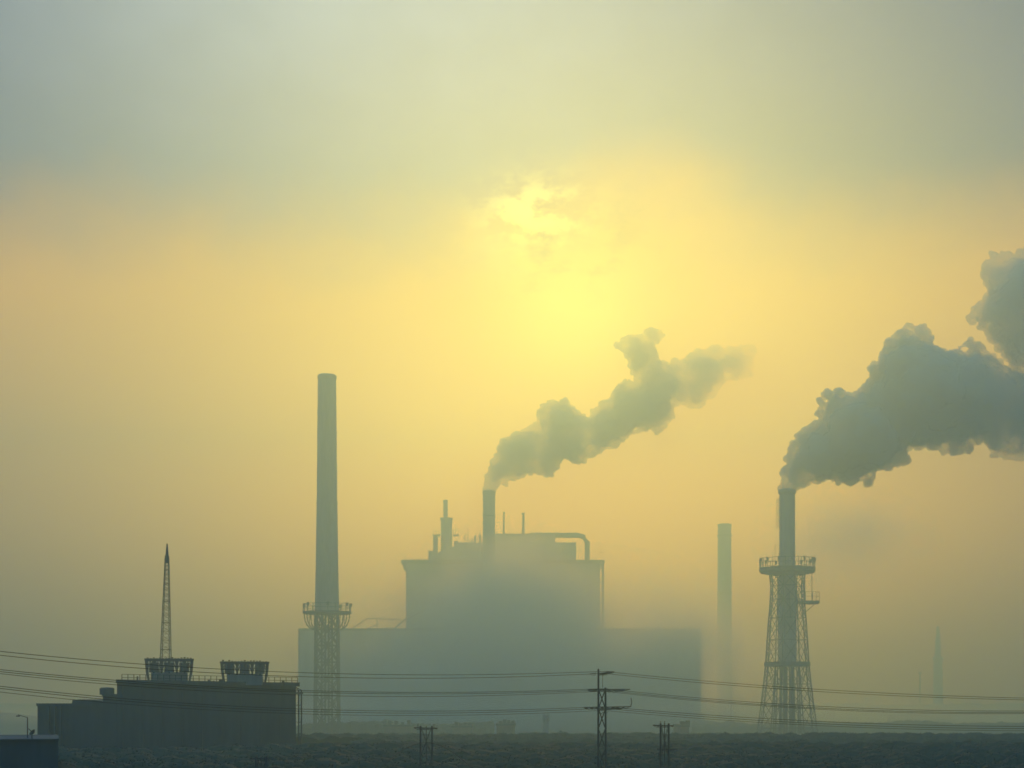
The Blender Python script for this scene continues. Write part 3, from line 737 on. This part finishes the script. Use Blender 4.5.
def puff_mesh(name, blobs, voxel, mat, label, loc, disp, mouth=()):
    blobs = blobs + [(P(x, y, loc[1]), q * loc[1] / F) for x, y, q in mouth]
    iv, fc = ico(); iv1, fc1 = ico(1); b = MB()
    for c, rr in blobs: b.add([c + v * rr for v in iv], fc) if rr > 0 else b.add([c - v * rr for v in iv1], fc1)
    o = b.build(name, mat, None, loc)
    m = o.modifiers.new('r', 'REMESH'); m.mode = 'VOXEL'; m.voxel_size = voxel
    for i, (s, k) in enumerate(disp):
        t = bpy.data.textures.new('puff%d' % i, 'VORONOI'); t.noise_scale = s; t.distance_metric = 'DISTANCE_SQUARED'
        m = o.modifiers.new('d', 'DISPLACE'); m.texture = t; m.texture_coords = 'LOCAL'; m.strength = -k; m.mid_level = .3
    m = o.modifiers.new('r2', 'REMESH'); m.mode = 'VOXEL'; m.voxel_size = voxel     # closes the folds left by the displacement
    dg = bpy.context.evaluated_depsgraph_get(); me = bpy.data.meshes.new_from_object(o.evaluated_get(dg))
    o.modifiers.clear(); o.data = me
    for p in me.polygons: p.use_smooth = True
    return props(o, label, 'smoke', kind='stuff')
def trace_blobs(poly, d, seed, n_big, n_small, depth, lean=0.0):
    """fills the outline with balls; DEPTH spreads them along the view so that the plume is as thick as it is wide"""
    r = random.Random(seed); xs = [p[0] for p in poly]; ys = [p[1] for p in poly]; s = d / F; out = []
    x_lo = min(xs)
    k = 0
    while k < n_big:
        x, y = r.uniform(min(xs), max(xs)), r.uniform(min(ys), max(ys))
        if not inside(poly, x, y): continue
        e = edge_dist(poly, x, y)
        if e < .8: continue
        k += 1; rr = e * r.uniform(.75, .93); dp = r.uniform(-1, 1) * e * depth
        c = P(x, y, d); c.y += dp * s + (x - x_lo) * lean * s
        out.append((c, rr * s))
    tot = [(poly[i - 1], poly[i]) for i in range(len(poly))]
    for a, b_ in tot:
        L = math.hypot(b_[0] - a[0], b_[1] - a[1]); t = r.random() * 2
        while t < L:
            x, y = a[0] + (b_[0] - a[0]) * t / L, a[1] + (b_[1] - a[1]) * t / L
            frac = min(1.0, .4 + math.hypot(x - poly[0][0], y - poly[0][1]) / 70)
            rr = (1.8 + 4.2 * r.random() ** 1.5) * frac
            c = P(x, y, d); c.y += (x - x_lo) * lean * s + r.uniform(-3, 3) * s
            out.append((c, rr * s)); t += rr * n_small
    for c, rr in list(out):                       # lumps on the lumps
        for _ in range(7 if rr > 2 * s else 4):
            u = Vector((r.gauss(0, 1), r.gauss(0, 1), r.gauss(0, 1))).normalized()
            q = min(rr * r.uniform(.25, .5), 4.5 * s)
            out.append((c + u * (rr - q * .35), -q))
    return out
def smoke_mat(name, color, dens, aniso, x_full, x_thin, min_f, surf, nscale):
    """smoke: a soft body with dense and thin pockets that thins out down wind (object x), plus a faint skin of droplets"""
    m = bpy.data.materials.new(name); m.use_nodes = True; t = m.node_tree; t.nodes.clear(); h = G(t)
    v = N(t, 'ShaderNodeVolumePrincipled'); o = N(t, 'ShaderNodeOutputMaterial')
    v.inputs['Color'].default_value = (*color, 1); v.inputs['Anisotropy'].default_value = aniso
    c = N(t, 'ShaderNodeTexCoord'); sp_ = N(t, 'ShaderNodeSeparateXYZ'); t.links.new(c.outputs['Object'], sp_.inputs[0])
    fade = h.m('SUBTRACT', 1.0, h.m('MULTIPLY', h.ss(sp_.outputs[0], x_full, x_thin), 1 - min_f))
    nn = h.ss(h.noise(c.outputs['Object'], nscale, 5, .62), .36, .6)
    dd = h.m('MULTIPLY', h.m('MULTIPLY', fade, dens), h.m('ADD', h.m('MULTIPLY', nn, .9), .1))
    t.links.new(dd, v.inputs['Density']); t.links.new(v.outputs[0], o.inputs['Volume'])
    if surf > 0:
        tr = N(t, 'ShaderNodeBsdfTransparent'); df0 = N(t, 'ShaderNodeBsdfTranslucent'); df1 = N(t, 'ShaderNodeBsdfDiffuse'); df1.inputs[0].default_value = (.75, .8, .78, 1); df = N(t, 'ShaderNodeMixShader'); mx = N(t, 'ShaderNodeMixShader')
        df0.inputs[0].default_value = (.55, .6, .55, 1); df.inputs[0].default_value = .55; t.links.new(df0.outputs[0], df.inputs[1]); t.links.new(df1.outputs[0], df.inputs[2])
        t.links.new(h.m('MULTIPLY', fade, surf), mx.inputs[0]); t.links.new(tr.outputs[0], mx.inputs[1]); t.links.new(df.outputs[0], mx.inputs[2])
        t.links.new(mx.outputs[0], o.inputs['Surface'])
    return m
big = [(785, 488), (784.5, 482), (788, 464), (792, 450), (800, 438), (811, 430), (820, 420), (820, 405), (828, 396), (837, 394), (848, 398), (857, 394), (868, 388), (876, 380), (873, 369), (880, 360), (886, 356), (889, 347), (895, 339), (901, 330), (908, 325), (914, 333), (922, 329), (927, 340), (931, 350), (945, 353), (957, 358), (961, 347), (968, 343), (978, 348), (985, 356), (996, 361), (1005, 372), (1030, 372), (1060, 352), (1100, 340), (1150, 345), (1180, 380), (1160, 440), (1110, 460), (1060, 450), (1030, 452), (1017, 456), (1004, 456), (992, 450), (984, 438), (972, 439), (964, 450), (950, 449), (938, 446), (924, 444), (910, 446), (902, 461), (890, 464), (878, 471), (868, 482), (858, 478), (846, 483), (838, 476), (822, 480), (806, 484), (795, 487), (791, 488)]
D = 750
m_big = smoke_mat('dense_smoke', (.90, .93, .93), .45, .35, 20, 170, .4, .28, .05)
puff_mesh('smoke', trace_blobs(big, D, 3, 700, 1.2, .8), .5, m_big, 'large dense smoke plume blowing right from the flared lattice tower chimney', P(787, 489, D), ((7, 4.0), (3.2, 2.4), (1.5, 1.2)), ((787.2, 488.5, 6.6), (787.6, 484, 6.6), (789, 479, 7.5), (791, 472, 9)))
up2 = [(1001, 251), (993, 254), (989, 264), (984, 272), (986, 284), (993, 290), (986, 302), (975, 312), (972, 318), (980, 325), (990, 330), (996, 340), (1006, 350), (1012, 364), (1028, 378), (1060, 372), (1080, 320), (1090, 280), (1060, 245), (1030, 250), (1012, 256)]
m_up = smoke_mat('drifting_smoke', (.90, .93, .93), .18, .35, 400, 500, .5, .22, .07)
puff_mesh('smoke', trace_blobs(up2, D, 5, 180, 1.2, .8), .5, m_up, 'detached puff of smoke above the large plume at the right edge', P(1005, 300, D), ((7, 4.5), (3.2, 2.4), (1.5, 1.2)))
D = 1150
mid = [(487.5, 489), (487, 480), (491, 470), (495, 462), (502, 450), (503, 442), (511, 440), (522, 432), (538, 433), (541, 420), (547, 405), (563, 402), (574, 413), (588, 421), (597, 410), (611, 404), (615, 391), (628, 385), (638, 390), (641, 378), (632, 366), (628, 352), (619, 348), (626, 340), (638, 338), (650, 334), (662, 335), (655, 340), (649, 350), (654, 360), (663, 366), (678, 366), (691, 358), (710, 350), (725, 353), (737, 350), (750, 347), (752, 358), (748, 374), (738, 377), (726, 376), (710, 394), (699, 405), (685, 401), (673, 399), (670, 416), (660, 432), (647, 427), (635, 430), (616, 443), (600, 449), (585, 455), (582, 460), (569, 457), (557, 460), (550, 472), (541, 471), (532, 471), (519, 477), (507, 481), (495, 486), (491, 489)]
m_mid = smoke_mat('thin_smoke', (.90, .93, .92), .22, .35, 70, 225, .10, .22, .035)
puff_mesh('smoke', trace_blobs(mid, D, 9, 600, 1.2, .8), .75, m_mid, 'smaller smoke plume drifting up and right from the short stout stack', P(489, 490, D), ((9, 5.0), (4.5, 3.0), (2.2, 1.6)), ((489.3, 489.5, 5.2), (490.5, 484, 6), (493, 478, 7.5), (497, 471, 9)))

# steam hanging round the factory: soft, with no hard outline
def mist(loc, size, dens, label, color=(.96, .97, .93), nsc=1.6, an=.7):
    m = bpy.data.materials.new('mist_vapour'); m.use_nodes = True; t = m.node_tree; t.nodes.clear(); h = G(t)
    v = N(t, 'ShaderNodeVolumePrincipled'); o = N(t, 'ShaderNodeOutputMaterial'); v.inputs['Color'].default_value = (*color, 1); v.inputs['Anisotropy'].default_value = an
    c = N(t, 'ShaderNodeTexCoord'); ln = N(t, 'ShaderNodeVectorMath', operation='LENGTH')
    t.links.new(c.outputs['Object'], ln.inputs[0])
    rr = h.m('ADD', ln.outputs['Value'], h.m('MULTIPLY', h.m('SUBTRACT', h.noise(c.outputs['Object'], nsc, 4, .55), .5), -1.2))
    t.links.new(h.m('MULTIPLY', h.ss(rr, .98, .15), dens), v.inputs['Density']); t.links.new(v.outputs[0], o.inputs['Volume'])
    iv, fc = ico(); b = MB(); b.add(iv, fc); ob = b.build('steam', m, None); ob.location = loc; ob.scale = size
    return props(ob, label, 'steam', kind='stuff')
q = P(520, 665, 1010); mist((q.x, 1010, q.z), (165, 70, 92), .022, 'steam bank swallowing the foot of the boiler house')
q = P(500, 590, 1020); mist((q.x, 1020, q.z), (72, 50, 52), .03, 'steam mound in front of the boiler house roof')
q = P(675, 650, 1085); mist((q.x, 1075, q.z), (75, 42, 62), .03, 'steam hiding the right end of the factory block')
q = P(725, 665, 1440); mist((q.x, 1440, q.z), (70, 36, 55), .02, 'steam round the foot of the pale straight smokestack')
q = P(470, 712, 930); mist((q.x, 930, q.z), (420, 60, 14), .012, 'low ground mist lying along the skyline')
q = P(845, 540, 1000); mist((q.x, 1000, q.z), (66, 34, 40), .03, 'faint steam cloud right of the lattice tower platforms')
q = P(378, 602, 1210); mist((q.x, 1210, q.z), (36, 20, 18), .012, 'small steam wisp beside the left corner of the boiler house')
q = P(786, 645, 742); mist((q.x, 742, q.z), (11, 9, 13), .05, 'steam wisp round the waist of the lattice tower')
q = P(512, 552, 1180); mist((q.x, 1176, q.z), (62, 18, 20), .04, 'steam curling over the penthouse roof of the boiler house')
q = P(655, 602, 1190); mist((q.x, 1190, q.z), (62, 30, 42), .014, 'steam drifting right from the boiler house wall')
